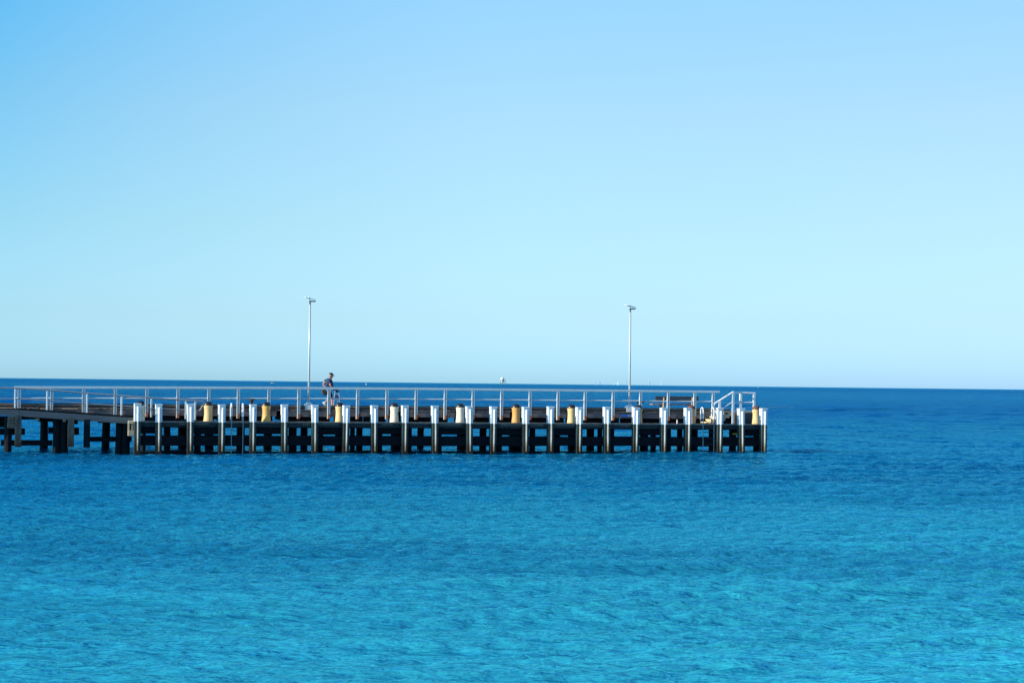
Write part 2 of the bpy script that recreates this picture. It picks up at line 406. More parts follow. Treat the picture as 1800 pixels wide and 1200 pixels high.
# ------------------------------------------------------------------ lower landing
LS0, LS1 = sa(238, .3), sa(1341, .3)
land = jthing('boat_landing', 'long dark timber landing at low level along the front of the jetty, on piles', 'landing')
def planks(x0, x1, y0, y1, zt, th, pitch, along='x', jit=.004):
    bm = bmesh.new(); p = x0
    while p < x1-.02:
        q = min(p+pitch-.012, x1)
        box(bm, p, q, y0+random.uniform(-.01, .01), y1+random.uniform(-.01, .01), zt-th, zt+random.uniform(-jit, jit))
        p += pitch
    return bm
obj('deck_planks', planks(LS0, LS1, .30, TU+.1, ZD, .05, .16), M['grey'], land)
obj('edge_strip', B(LS0-.02, LS1+.02, .28, .32, ZD-.01, ZD+.028), M['deck'], land)
bm = bmesh.new(); p = LS0
while p < LS1-.01:
    q = p+.115; box(bm, p, min(q, LS1), .335+random.uniform(0, .008), .41, 1.225+random.uniform(-.012, .012), ZD-.055, .003); p += .125
n0 = len(bm.faces)
for a, b in ((312, 366), (533, 594), (672, 690), (770, 812), (880, 916), (935, 956), (975, 1062), (1092, 1110)):
    p = sa(a, .3)
    while p < sa(b, .3): box(bm, p, p+.045, .318, .334, 1.355, 1.385); p += .092
bm.faces.ensure_lookup_table()
for f in bm.faces[n0:]: f.material_index = 1
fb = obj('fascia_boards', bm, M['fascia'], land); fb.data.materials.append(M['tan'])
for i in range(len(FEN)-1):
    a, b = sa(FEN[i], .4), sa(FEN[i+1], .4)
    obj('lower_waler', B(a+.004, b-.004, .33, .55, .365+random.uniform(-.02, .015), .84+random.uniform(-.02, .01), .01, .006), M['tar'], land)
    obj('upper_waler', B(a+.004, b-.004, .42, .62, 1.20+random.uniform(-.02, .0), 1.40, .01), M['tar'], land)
BOL = [246.5, 366, 468, 597, 693, 809, 907, 1004.5, 1122, 1215, 1329.4]
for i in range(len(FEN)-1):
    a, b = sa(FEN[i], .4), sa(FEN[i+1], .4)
    obj('dark_reflection_bar', B(a+.004, b-.004, .60, .82, -.35, .095+random.uniform(-.03, .02), .01, .02), M['tar'], land)  # added dark bars stand in for the jetty's reflection on the shaded water
for u in BOL:
    for i in range(len(FEN)-1):
        if FEN[i]-6 <= u < FEN[i+1]-6:
            a, b = sa(FEN[i], .5), sa(FEN[i+1], .5)
            if 1200 < u < 1280: break
            obj('bollard_bearer', B(a+.01, b-.01, .46, .72, .895+random.uniform(-.02, .02), 1.21, .01), M['tar'], land)
            break
PILES = [(248, 256, 0), (288, 300, 0), (313, 329, 1), (341, 353, 0), (360, 376, 1), (416, 431, 0), (463, 478, 1), (507, 522, 0), (528, 541, 1), (559, 568, 0), (588, 602, 1),
         (615, 624, 0), (626, 638, 1), (662, 672, 0), (686, 706, 1), (716, 724, 0), (733, 745, 1), (768, 777, 0), (803, 820, 1), (842, 855, 0), (872, 883, 0), (894, 918, 1), (930, 941, 0),
         (972, 985, 0), (998, 1012, 1), (1031, 1045, 1), (1050, 1059, 0), (1071, 1080, 0), (1112, 1122, 1), (1125, 1140, 1), (1143, 1153, 0), (1172, 1180, 0), (1190, 1200, 1), (1214, 1227, 1),
         (1246, 1259, 0), (1281, 1294, 1), (1324, 1341, 0)]
jet = jthing('timber_jetty', 'long dark timber jetty with raised deck, kerb and tarred piles reaching to the left edge', 'jetty')
for a, b, row in PILES:
    t = .95 if row == 0 else 4.3
    s = sa((a+b)/2, t, .8); d = Pw(s, t, 0).y; w = (b-a)/F*d*.97
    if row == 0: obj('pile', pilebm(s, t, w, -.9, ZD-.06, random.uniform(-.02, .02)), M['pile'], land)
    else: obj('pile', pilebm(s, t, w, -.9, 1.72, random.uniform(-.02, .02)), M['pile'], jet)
# the lit end frame at the left end of the landing
s0 = sa(225, .45); s1 = sa(236, .45)
bm = bmesh.new(); box(bm, s0, s1+.1, .3, .5, 1.36, 1.50, .01); box(bm, s0, s1+.1, .32, .5, .80, 1.05, .01)
for k in (s0, s0+.15, s1-.02): box(bm, k, k+.07, .33, .48, 1.05, 1.36)
obj('end_frame', bm, M['tan'], land)
obj('end_bearer', B(s0, s1+.1, .55, .7, .8, 1.42), M['tar'], land)
obj('yellow_tag', B(sa(1287.5, .6), sa(1296, .6), .595, .618, .945, 1.02), M['yellow'], land)['label'] = 'small yellow tag under the landing edge'
obj('tag_board', B(sa(1283, .7), sa(1299, .7), .622, .74, .90, 1.2), M['tar'], land)

# ------------------------------------------------------------------ upper jetty
JL = sa(-120, TU); JR = sa(1322, TU)
SR = sa(1257, TU)                                # kerb stops at the stairs
x = JL; bm = planks(JL, JR, TU-.02, TB, ZU, .06, .17); obj('deck_planks', bm, M['deck'], jet)
sl = sa(33, TR)
obj('side_deck_planks', planks(JL, sl, TR, TU-.03, ZU-.03, .06, .17), M['deck'], jet)
x = sa(-118, TU); segs = []
while x < SR:
    L = random.uniform(3.2, 5.0); q = min(x+L, SR)
    if SR-q < 1: q = SR
    dz = random.uniform(-.02, .008)
    obj('kerb', B(x+.008, q-.008, TU-.10, TU+.12, ZU+.012, ZK+dz, .012, .006), M['kerb'], jet)
    obj('kerb_top_board', B(x+.008, q-.008, TU-.125, TU-.02, ZK-.075+dz, ZK-.045+dz), M['deck'], jet)
    x = q
GAP = [(487, 494), (700, 704), (897, 900)]
x = sa(23, TU); gi = [(sa(a, TU), sa(b, TU)) for a, b in GAP]
walls = []
stops = [sa(u, TU) for u in (23, 130, 242, 356, 487)]
edges = [(23, 130), (130, 242), (242, 356), (356, 486), (495, 590), (590, 699), (705, 800), (800, 896), (901, 1000), (1000, 1111), (1111, 1190), (1190, 1257), (1257, 1322)]
for a, b in edges:
    dz = random.uniform(-.012, .012)
    obj('waler', B(sa(a, TU)+.006, sa(b, TU)-.006, TU-.06, TU+.14, 1.70+dz, 1.985+dz*.5, .012, .006), M['grey'] if b < 1260 else M['tar'], jet)
for a, b in ((23, 240), (240, 486), (495, 699), (705, 896), (901, 1257), (1257, 1322)):
    obj('deck_edge_board', B(sa(a, TU)+.004, sa(b, TU)-.004, TU-.015, TU+.1, 1.955, ZU-.005), M['tar'], jet)
BG = [(268, 272), (373, 382), (476, 494), (579, 588), (637, 640), (677, 684), (786, 800), (903, 906), (990, 996), (1087, 1092), (1200, 1205)]
prev = 130
for a, b in BG+[(1322, 1330)]:
    obj('bearer', B(sa(prev, 2.6, 1.6), sa(a, 2.6, 1.6), 2.5, 2.8, 1.42, 1.72+.24, .01, .008), M['tar'], jet)
    obj('back_bearer', B(sa(prev, 4.9, 1.6), sa(a, 4.9, 1.6), 4.9, 5.1, 1.40, 1.96, .01, .008), M['tar'], jet)
    prev = b
obj('back_kerb', B(JL, JR, TB-.14, TB, ZU+.008, ZU+.13, .01), M['kerb'], jet)
obj('back_waler', B(JL, JR, TB-.02, TB+.1, 1.72, 1.96, .01), M['tar'], jet)
for u in range(60, 1320, 110):
    s = sa(u, 3); obj('crosshead', B(s-.15, s+.15, TU+.62, TB-.32, 1.50, 1.78, .01), M['tar'], jet)
# end of the jetty: raised step and edge beside the stairs
obj('end_kerb', B(sa(1290, TU), sa(1322, TU), TU-.10, TU+.12, ZU+.01, ZU+.10, .01), M['tan'], jet)
obj('end_fascia', B(sa(1289.5, TU), sa(1322, TU), TU-.12, TU-.062, ZD+.01, ZU-.01, .005), M['fascia'], jet)
obj('end_upright', B(sa(1288.5, TU-.2), sa(1293, TU-.2), TU-.3, TU-.13, ZD, ZU-.04, .01), M['rust'], jet)

# left trestle under the ramp and the side deck
def pj(a, b, t, v0, v1, m='pile', name='pile', sq=False, lean=0):
    s = sa((a+b)/2, t, 1.0); w = (b-a)/F*Pw(s, t, 0).y*.97
    zt, zb = za(v0, s, t), (za(v1, s, t) if v1 < 788 else -.9)
    return obj(name, pilebm(s, t, w, zb, zt, lean, square=sq), M[m], jet)
def bj(a, b, t, v0, v1, m='tar', name='cross_beam', d=.25):
    s = sa(a, t, 1.0); s2 = sa(b, t, 1.0)
    return obj(name, B(s, s2, t, t+d, za(v1, s, t), za(v0, s, t), .012, .008), M[m], jet)
pj(7.4, 21, 1.4, 732, 797); pj(13, 25, 1.15, 731, 752, 'fender', 'pile_head', True)
pj(26.5, 37.5, 1.0, 730, 785, 'fender', 'hanging_fender', True)
bj(-60, 44, 1.6, 752, 764); bj(-60, 36, 2.4, 731, 751, d=.4); bj(2, 93, 1.85, 773, 783)
pj(70.5, 84.5, 4.6, 741, 797); bj(67, 112, 4.4, 732, 741)
pj(93, 107, 1.5, 733, 797); pj(106, 120, 1.45, 733, 797); bj(85, 139, 1.75, 751, 761)
bj(93, 137, 2.6, 735, 745, d=.4); pj(119.5, 130, 1.0, 736, 785, 'fender', 'hanging_fender', True)
bj(129, 139, 1.5, 753, 764); pj(147.5, 158, 1.1, 737, 786, 'pile', 'hanging_fender', True)
bj(148, 232, 1.9, 767, 776); pj(178, 192, 4.3, 738, 797, lean=.05); pj(203, 217, 1.6, 740, 797); pj(215, 229, 1.4, 741, 797)
bj(36, 240, 4.9, 728, 737, 'tar', 'back_bearer'); bj(172, 238, 2.5, 737, 743, d=.3)
bj(61, 69, 1.3, 735, 739, 'tan', 'pile_head'); bj(110, 116, 1.2, 735, 741, 'tan', 'pile_head'); bj(15, 23, 1.02, 729, 735, 'tan', 'pile_head', .1)
obj('side_fascia', B(JL, sl, TR-.06, TR, za(730, sl, TR), ZU-.07, .006), M['rampside'], jet)
obj('side_edge', B(JL, sl, TR-.05, TR+.15, ZU-.065, ZU-.012, .006), M['tar'], jet)

for a, b, v0, v1 in ((-60, 22, 716.2, 719.2), (37, 52, 717.7, 719.2), (71, 82, 717.6, 718.9), (109, 137, 717.6, 718.7)):
    s = sa(a, TU-.17, 2); obj('sunlit_deck_strip', B(s, sa(b, TU-.17, 2), TU-.2, TU-.14, za(v1, s, TU-.17), za(v0, s, TU-.17), .004), M['tan'], jet)  # pale strips added to stand in for sunlit deck seen under the kerb
# signboard on the waler
sg = jthing('notice_plate', 'flat blue and lavender plate fixed to the grey beam below the right lamp', 'sign', sa(1100, TU-.08), TU-.085, 1.84)
a = sa(1091, TU-.08)-sa(1100, TU-.08); b_ = sa(1103, TU-.08)-sa(1100, TU-.08); c = sa(1110, TU-.08)-sa(1100, TU-.08)
obj('blue_face', B(a, b_, -.01, .01, -.05, .05), M['blue'], sg); obj('lavender_face', B(b_+.004, c, -.01, .01, -.05, .05), M['lav'], sg)

# ------------------------------------------------------------------ ramp
rs0, rs1 = sl+.01, sa(350, TR, 1.5)
ramp_t = jthing('access_ramp', 'sloping dark timber ramp leading from the jetty deck down to the landing', 'ramp')
def rz(s): return ZU-.03+(s-rs0)/(rs1-rs0)*(ZD+.02-(ZU-.03))
bm = bmesh.new(); p = rs0
def slab(bm, s0, s1, t0, t1, f0, f1):
    """box whose top and bottom follow the ramp slope with offsets f0 (bottom) and f1 (top)"""
    vs = [bm.verts.new((s, t, rz(s)+f)) for s in (s0, s1) for t in (t0, t1) for f in (f0, f1)]
    for f in [(0, 1, 3, 2), (4, 6, 7, 5), (0, 4, 5, 1), (2, 3, 7, 6), (0, 2, 6, 4), (1, 5, 7, 3)]: bm.faces.new([vs[i] for i in f])
while p < rs1-.02: slab(bm, p, p+.15, TR, TU-.13, -.05, random.uniform(-.004, .004)); p += .165
obj('ramp_planks', bm, M['grey'], ramp_t)
bm = bmesh.new(); slab(bm, rs0, sa(236, TR), TR-.07, TR-.005, -.34, -.055); obj('side_beam', bm, M['rampside'], ramp_t)
bm = bmesh.new(); slab(bm, rs0, rs1, TR-.05, TR+.06, -.05, .03); obj('edge_rail', bm, M['tar'], ramp_t)
bm = bmesh.new(); slab(bm, sa(236, TR)+.02, rs1-.5, TR-.04, TR+.02, -.2, -.055); obj('lower_stringer', bm, M['tar'], ramp_t)
bm = bmesh.new(); slab(bm, rs0, rs1-.4, TU-.3, TU-.2, -.25, -.055); obj('inner_stringer', bm, M['tar'], ramp_t)
# ------------------------------------------------------------------ railings
RT = TU-.17
rail = jthing('jetty_railing', 'long grey steel two-rail railing along the front edge of the upper deck', 'railing')
def railz(u):
    pts = [(0, 3.02), (250, 3.07), (460, 3.115), (720, 3.145), (1300, 3.155)]
    for (a, za_), (b, zb) in zip(pts, pts[1:]):
        if u <= b: return za_+(zb-za_)*(u-a)/(b-a)
    return pts[-1][1]
PST = [33.8, 90.8, 147, 202.7, 258, 312.7, 366.8, 418.9, 472.5, 525.2, 578, 628.5, 680, 731.5, 782.5, 831.4, 881.7, 931.6, 980.8, 1028.4, 1077.5, 1125.8, 1174.5, 1220.9, 1253.3]
tops = [(sa(u, RT, 2.6), railz(u)) for u in [24]+PST[1:]+[1265]]
bm = bmesh.new()
for (a, z1), (b, z2) in zip(tops, tops[1:]):
    for (y0, y1, d0, d1) in ((RT-.05, RT+.05, -.115, 0.0),):
        vs = [bm.verts.new((s, y, z+d)) for s, z in ((a, z1), (b, z2)) for y in (y0, y1) for d in (d0, d1)]
        for f in [(0, 2, 3, 1), (4, 5, 7, 6), (0, 1, 5, 4), (2, 6, 7, 3), (0, 4, 6, 2), (1, 3, 7, 5)]: bm.faces.new([vs[i] for i in f])
bmesh.ops.remove_doubles(bm, verts=bm.verts, dist=.001)
bmesh.ops.bevel(bm, geom=[e for e in bm.edges if abs(e.calc_face_angle(0)) > 1], offset=.02, segments=2, affect='EDGES')
obj('top_rail', bm, M['galv'], rail)
for i in range(len(tops)-2):
    a, z1 = tops[i]; b, z2 = tops[i+1]
    if i == 0: a -= .0
    obj('mid_rail', T([(a, RT+.02, z1-.555), (b, RT+.02, z2-.555)], .032, 8), M['galv'], rail)
for i, u in enumerate(PST):
    s = sa(u, RT, 2.5); zt = railz(u)-.116
    sr = sa(u, RT, 2.0)
    if sr < rs0+.3: zb = ZU-.06
    elif i < 5: zb = rz(sr)+.01
    else: zb = 1.60
    bm = bmesh.new()                                   # channel section: two flanges and a web
    box(bm, s-.065, s-.045, RT-.06, RT+.05, zb, zt, .002); box(bm, s-.045, s+.065, RT+.0, RT+.015, zb+(.2 if i > 3 else 0), zt, .002); box(bm, s+.050, s+.065, RT-.055, RT-.001, zb+(.22 if i > 3 else 0), zt, .002)
    ps = obj('post', bm, M['galv'], rail)
    if i >= 4:
        obj('bracket', B(s-.040, s+.066, RT-.064, RT+.10, zb+.0, zb+.215, .006), M['rust'], ps)
# ramp railing
RR = TR+.02
rr = jthing('ramp_railing', 'thin grey tube handrail following the ramp down to the landing', 'railing')
def rpt(u, v, t=RR):
    s = sa(u, t, 2.5); z = za(v, s, t); s = sa(u, t, z); return (s, t, z)
top = [rpt(-110, 681.6), rpt(20, 681.6), rpt(24, 681.8), rpt(90, 685.6), rpt(150, 690.6), rpt(240, 697.2), rpt(357, 705.4)]
e1 = rpt(359.5, 707.2); e2 = rpt(356, 713); e3 = rpt(351, 721)
obj('handrail', T(top+[e1, e2, e3], .036, 8), M['galvdull'], rr)
obj('lower_rail', T([rpt(-110, 700.5), rpt(23, 700.6), rpt(90, 704.2), rpt(153, 709), rpt(231, 714.3), rpt(351, 722)], .024, 8), M['galvdull'], rr)
for u, va, vb in ((-60, 682, 719), (26.8, 682, 718), (83, 685.5, 721.5), (153, 691, 727), (213.6, 695.3, 731), (266, 699.3, 735), (326.6, 703.5, 738), (343, 704.8, 739.5)):
    p = rpt(u, va); q = rpt(u, vb)
    s = (p[0]+q[0])/2; w = .042
    obj('post', B(s-w, s+w, RR-.03, RR+.03, q[2], p[2]-.03, .012), M['galv'], rr)

# ------------------------------------------------------------------ stairs at the right end
st = jthing('timber_stairs', 'short pale timber stairs between landing and upper deck at right end', 'stairs')
TS = 1.35
steps = [(1241, 744), (1249, 738.3), (1256.5, 733), (1264, 727.6), (1271, 722.3)]
se = sa(1286, TS, 1.9)
for i, (u, v) in enumerate(steps):
    s = sa(u, TS, 1.6); z = ZD+.10+.135*i
    e = se if i > 2 else sa(steps[min(i+2, 4)][0], TS, 1.7)+.35
    obj('tread', B(s, e, TS, TU-.14, z-.055, z, .005), M['tread'] if i < 3 else M['tan'], st)
    if i: obj('riser', B(s+.05, s+.07, TS+.03, TU-.16, z-.135, z-.058), M['tan'], st)
bm = bmesh.new()
a, b_ = sa(1244, TS, 1.5), se
vs = [bm.verts.new((x_, y_, z_)) for y_ in (TS-.05, TS-.005) for x_, z_ in ((a, ZD+.01), (a+.35, ZD+.01), (b_, ZU-.12), (b_, ZU+.05))]
for f in [(0, 1, 2, 3), (7, 6, 5, 4), (0, 4, 5, 1), (1, 5, 6, 2), (2, 6, 7, 3), (3, 7, 4, 0)]: bm.faces.new([vs[i] for i in f])
obj('stringer', bm, M['tan'], st)
obj('side_panel', B(sa(1262, TS+.05), se, TS+.06, TS+.10, ZD+.01, ZD+.14), M['tar'], st)
obj('back_panel', B(sa(1258, TU-.1), sa(1289, TU-.1), TU-.125, TU-.065, ZD+.01, ZU-.04), M['tar'], st)
sr = jthing('stair_railing', 'bright white-grey railing sloping down the stairs and round the right end of the deck', 'railing')
def q3(u, v, t):
    z = 2.5
    for _ in range(4): s = sa(u, t, z); z = za(v, s, t)
    return (s, t, z)
TA, TB2 = TS-.09, TU-.02
a = q3(1255.5, 709.5, TA); a0 = (a[0], TA, a[2]-.09); b_ = q3(1288, 689.3, TA); c = q3(1303, 690, TB2); d = q3(1328, 691.2, TB2)
obj('handrail', T([a0, a, b_], .048, 10), M['white'], sr)
obj('top_rail', T([b_, c, d], .052, 10), M['white'], sr)
obj('lower_rail', T([q3(1270.6, 717, TA), q3(1287, 706.5, TA)], .026, 8), M['galv'], sr)
obj('mid_rail', T([q3(1289, 707.3, TA), q3(1302, 706.8, TB2)], .022, 8), M['galv'], sr)
obj('mid_rail', T([q3(1302, 706.8, TB2), q3(1324, 707.3, TB2)], .04, 8), M['white'], sr)
for u, va, vb, t, m in ((1265, 704, 741, TA, 'white'), (1288.7, 690, 746, TA, 'galv'), (1302, 691, 724, TB2, 'white'), (1325.5, 692, 724, TB2, 'white')):  # white posts and mid rail carry the sunlit side in their colour
    p = q3(u, va, t); z0 = ZD+.01 if t == TA else ZU+.01
    obj('post', B(p[0]-.065, p[0]+.065, t-.05, t+.05, z0, p[2]-.01, .012), M[m], sr)

# ------------------------------------------------------------------ bollards
BM = ['bol_white', 'bol_cream', 'bol_yel', 'bol_cream', 'bol_white', 'bol_white', 'bol_org', 'bol_cream', 'bol_tan', 'bol_tan', 'bol_cream']
BL = ['white bollard with black domed cap, half hidden behind the first fender pile by the ramp',
      'cream yellow waisted bollard with black domed cap at the end of the ramp handrail',
      'rust-streaked yellow waisted bollard right of the black mooring bitt',
      'cream bollard below the walking man and his frame',
      'creamy white waisted bollard between the walking man and the clean middle bays',
      'creamy white bollard with rust streaks near the middle of the landing',
      'orange-yellow waisted bollard, the most orange one',
      'cream and orange bollard left of the right lamp post',
      'tan bollard mostly hidden behind a fender pile just right of the right lamp',
      'tan bollard below the right end of the bench, partly behind a fender pile',
      'peach cream bollard with brown cap at the far right corner of the landing']
def bollard(u, m, capm, label, base=None):
    r = jthing('mooring_bollard', label, 'bollard', sa(u, .78, 1.8), .78, ZD, 'waisted bollards on the landing')
    pr = [(.215, 0), (.22, .02), (.212, .1), (.195, .25), (.185, .38), (.182, .45), (.19, .58), (.205, .68), (.212, .74), (.205, .765), (.12, .767)]
    b0 = obj('body', lathe(pr, 28), M[m], r, True)
    cp = [(.212, .755), (.218, .77), (.216, .795), (.203, .84), (.175, .885), (.135, .92), (.09, .942), (.045, .952), (.01, .955)]
    c0 = obj('cap', lathe(cp, 28), M[capm], r, True)
    return r
for i, u in enumerate(BOL): bollard(u, BM[i], 'capbrown' if i in (9, 10) else 'cap', BL[i])

# double-headed bitts on the upper deck
def bitt(u, label):
    r = jthing('mooring_bitt', label, 'mooring bitt', sa(u, TU+.3, 2.4), TU+.3, ZU, 'black mooring bitts on the upper deck')
    obj('base_plate', B(-.2, .2, -.15, .15, 0, .03, .005), M['cap'], r)
    obj('stem', lathe([(.16, .03), (.12, .08), (.085, .2), (.085, .42), (.10, .46)], 18), M['cap'], r, True)
    bm = bmesh.new(); bmesh.ops.create_uvsphere(bm, u_segments=14, v_segments=8, radius=.08)
    for v in bm.verts: v.co.x = v.co.x*1.25-.14; v.co.z = v.co.z*.75+.515
    obj('head', bm, M['cap'], r, True)
    bm = bmesh.new(); bmesh.ops.create_uvsphere(bm, u_segments=14, v_segments=8, radius=.08)
    for v in bm.verts: v.co.x = v.co.x*1.25+.14; v.co.z = v.co.z*.75+.515
    obj('head', bm, M['cap'], r, True)
    obj('neck', T([(-.15, 0, .50), (.15, 0, .50)], .055, 10), M['cap'], r)
bitt(442.3, 'black T-headed mooring bitt standing on the deck edge left of the left ladder side')
bitt(1125, 'black T-headed mooring bitt just right of the right lamp post')
bpy.data.objects['mooring_bitt']['label'] = 'black T-headed mooring bitt left of the rust-streaked yellow bollard'

# ------------------------------------------------------------------ ladders
def ladder(u1, u2, vt, label):
    s1, s2 = sa(u1, .12, 1.9), sa(u2, .12, 1.9); s0 = (s1+s2)/2; w = (s2-s1)/2
    r = jthing('boat_ladder', label, 'ladder', s0, 0, 0, 'steel ladders from the landing into the water')
    zt = za(vt, s0, .3)
    for x_ in (-w, w):
        rr_ = .16; yc = .28
        arc = [(x_, yc-rr_*math.cos(a), zt-rr_+rr_*math.sin(a)) for a in [math.pi*i/10 for i in range(11)]]
        up = obj('hoop', T([(x_, yc-rr_, ZD+.28)]+arc+[(x_, yc+rr_, ZD+.25)], .033, 10), M['white'], r)
        obj('stringer', T([(x_, yc-rr_, -.4), (x_, yc-rr_, ZD+.28)], .022, 8), M['galvdull'], r)
        obj('stay', T([(x_, yc+rr_, ZD), (x_, yc+rr_, ZD+.25)], .026, 8), M['galvdull'], r)
    z = ZD-.08
    while z > -.3: obj('rung', T([(-w, .12, z), (w, .12, z)], .012, 8), M['darkmetal'], r); z -= .31
ladder(407.3, 427.6, 709.3, 'steel ladder with two pale hoops between the fourth and fifth fender piles')
ladder(1236.2, 1255.2, 716.3, 'steel ladder with two white hoops in front of the stairs')

# rope loops on the railing near the stairs
rp = jthing('rope_loop', 'small white coil of rope hung by the right ladder and stairs', 'rope', sa(1257.5, .9, 1.9), .9, 0)
bm = bmesh.new()
for k in range(3):
    zc = za(728, sa(1257.5, .9), .9)+k*.02-.02; r0 = .11+.012*k
    pts = [(math.cos(a)*r0*.8+k*.02, k*.025, zc+math.sin(a)*r0*1.25) for a in [2*math.pi*i/20 for i in range(21)]]
    tube(bm, pts, .016, 6)
obj('loops', bm, M['rope'], rp)
zc = za(728, sa(1257.5, .9), .9)
obj('hook_post', B(.0, .05, .08, .13, ZD, zc+.2), M['darkmetal'], rp)

# white stubby marker on the landing
mk = jthing('marker_peg', 'small white upright peg on the landing below the bench', 'peg', sa(1190.3, 1.6, 1.6), 1.6, ZD)
obj('peg', lathe([(.035, 0), (.035, .15), (.02, .19), (.012, .21)], 10), M['white'], mk)

# ------------------------------------------------------------------ lamps
def lamp(u, vt, vb, label):
    t = TU-.02; s = sa(u, t, 2.3); z0 = ZK+.0; ztop = za(vt, s, t)
    r = jthing('solar_lamp_post', label, 'lamp post', s, t, 0, 'solar lamp posts on the jetty')
    b0 = obj('pole', T([(0, 0, z0-.05), (0, 0, (z0+ztop)/2), (0, 0, ztop-.32)], .055, 16, .044), M['lampwhite'], r, True)
    # gusseted foot clamped over the kerb
    bm = bmesh.new(); zb = ZK+.012
    lo = [bm.verts.new(p) for p in ((-.19, -.13, zb-.20), (.24, -.13, zb-.02), (.24, .18, zb-.01), (-.19, .18, zb-.01))]
    hi = [bm.verts.new(p) for p in ((-.07, -.075, zb+.13), (.07, -.075, zb+.13), (.07, .07, zb+.13), (-.07, .07, zb+.13))]
    bm.faces.new(lo[::-1]); bm.faces.new(hi)
    for k in range(4): bm.faces.new((lo[k], lo[(k+1) % 4], hi[(k+1) % 4], hi[k]))
    ft = obj('foot', bm, M['white'], r)
    obj('skirt', B(-.20, .26, -.165, -.132, zb-.235, zb-.01, .004), M['white'], ft)
    obj('collar', T([(0, 0, ztop-.36), (0, 0, ztop-.18)], .036, 12), M['darkmetal'], r)
    hd = obj('lamp_head', B(-.04, .27, -.08, .08, ztop-.185, ztop-.135, .012), M['darkmetal'], r)
    obj('lens', B(.05, .24, -.055, .055, ztop-.192, ztop-.186), M['hull'], hd)
    # tilted solar panel above
    bm = bmesh.new(); box(bm, -.24, .24, -.20, .20, -.012, .012, .003)
    pn = obj('solar_panel', bm, M['panel'], r); pn.location = (-.0, 0, ztop-.03); pn.rotation_euler = (R(4), R(13), 0)
    bm = bmesh.new()
    for a in ((-.25, .25, -.214, -.201), (-.25, .25, .201, .214), (-.254, -.241, -.20, .20), (.241, .254, -.20, .20)): box(bm, *a, -.016, .016)
    obj('panel_frame', bm, M['galv'], pn)
    obj('panel_arm', T([(-.02, 0, ztop-.12), (-.03, 0, ztop-.01)], .03, 8), M['lampwhite'], r)
    obj('sensor', lathe([(.05, ztop-.01), (.055, ztop+.02), (.04, ztop+.045), (.01, ztop+.05)], 12, -.06, 0), M['hull'], r, True)
lamp(542.6, 523.6, 718, 'tall pale solar lamp post left of the walking man')
lamp(1106.4, 537.2, 723, 'tall pale solar lamp post left of the bench')

# ------------------------------------------------------------------ bench
TBN = TU+1.3
bs0, bs1 = sa(1148, TBN, 2.8), sa(1224, TBN, 2.8); bc = (bs0+bs1)/2; bw = (bs1-bs0)/2
bn = jthing('park_bench', 'dark wooden bench with pale supports seen from behind near right end of the jetty', 'bench', bc, TBN, ZU)
bn.rotation_euler = (0, 0, JROT+math.pi)      # it faces out to sea
zb1, zb0 = za(696.8, bs0+.5, TBN)-ZU, za(704.2, bs0+.5, TBN)-ZU
zs = za(709.3, bs0+.5, TBN)-ZU
bk = bmesh.new()
for k in range(2):
    h_ = (zb1-zb0+.04)/2; box(bk, -bw, bw, .26+.02*k, .30+.02*k, zb0-.02+h_*k+.006, zb0-.02+h_*(k+1)-.006, .004)
obj('backrest', bk, M['benchdark'], bn)
bk = bmesh.new()
for k in range(3): box(bk, -bw+.02, bw+.10, -.22+.15*k, -.09+.15*k, zs-.06, zs, .005)
obj('seat', bk, M['benchseat'], bn)
for u in (1163, 1213):
    x_ = -(sa(u, TBN, 2.7)-bc)
    bm = bmesh.new()
    tube(bm, [(x_, .24, 0), (x_, .28, zs), (x_, .345, zb1-.03)], .04, 8)
    obj('support', bm, M['tan'], bn)
    obj('leg', B(x_-.04, x_+.04, -.2, -.12, 0, zs-.062, .005), M['benchdark'], bn)
    obj('cross_bar', B(x_-.04, x_+.04, -.12, .22, zs-.12, zs-.064, .005), M['benchdark'], bn)

# ------------------------------------------------------------------ fishing rod at the right corner
fr_ = jthing('fishing_rod', 'thin curved rod leaning out over the water from the right corner fender pile', 'fishing rod', sa(1346, .1, 2.28), .1, 0)
def fr(u, v): z = za(v, sa(u, .1, 2.3), .1); return (sa(u, .1, z)-sa(1346, .1, 2.28), 0, z)
obj('rod', T([fr(1340, 721), fr(1348, 718), (fr(1353, 716.2)), fr(1359, 714.6), fr(1368, 714.2), fr(1380, 714.9), fr(1396, 715.6)], .010, 6, .004), M['galvdull'], fr_)

# ------------------------------------------------------------------ walking man
TP = TU+1.0
ps_ = sa(578, TP, 2.9)
man = jthing('person', 'man in navy t-shirt, dark cap and white shoes walking with a frame', 'person', ps_, TP, ZU)
def skin_mesh(nodes, edges, root=0, sub=2):
    me = bpy.data.meshes.new('tmp'); me.from_pydata([n[0] for n in nodes], edges, []); me.update()
    o = bpy.data.objects.new('tmp', me); COL.objects.link(o)
    md = o.modifiers.new('s', 'SKIN'); md.use_smooth_shade = True
    for i, n_ in enumerate(nodes):
        r_ = n_[1]; me.skin_vertices[0].data[i].radius = (r_, r_) if not isinstance(r_, tuple) else r_
    me.skin_vertices[0].data[root].use_root = True
    sb = o.modifiers.new('d', 'SUBSURF'); sb.levels = sub; sb.render_levels = sub
    dg = bpy.context.evaluated_depsgraph_get(); ev = o.evaluated_get(dg); m2 = ev.to_mesh()
    bm = bmesh.new(); bm.from_mesh(m2); ev.to_mesh_clear()
    bpy.data.objects.remove(o); bpy.data.meshes.remove(me)
    return bm
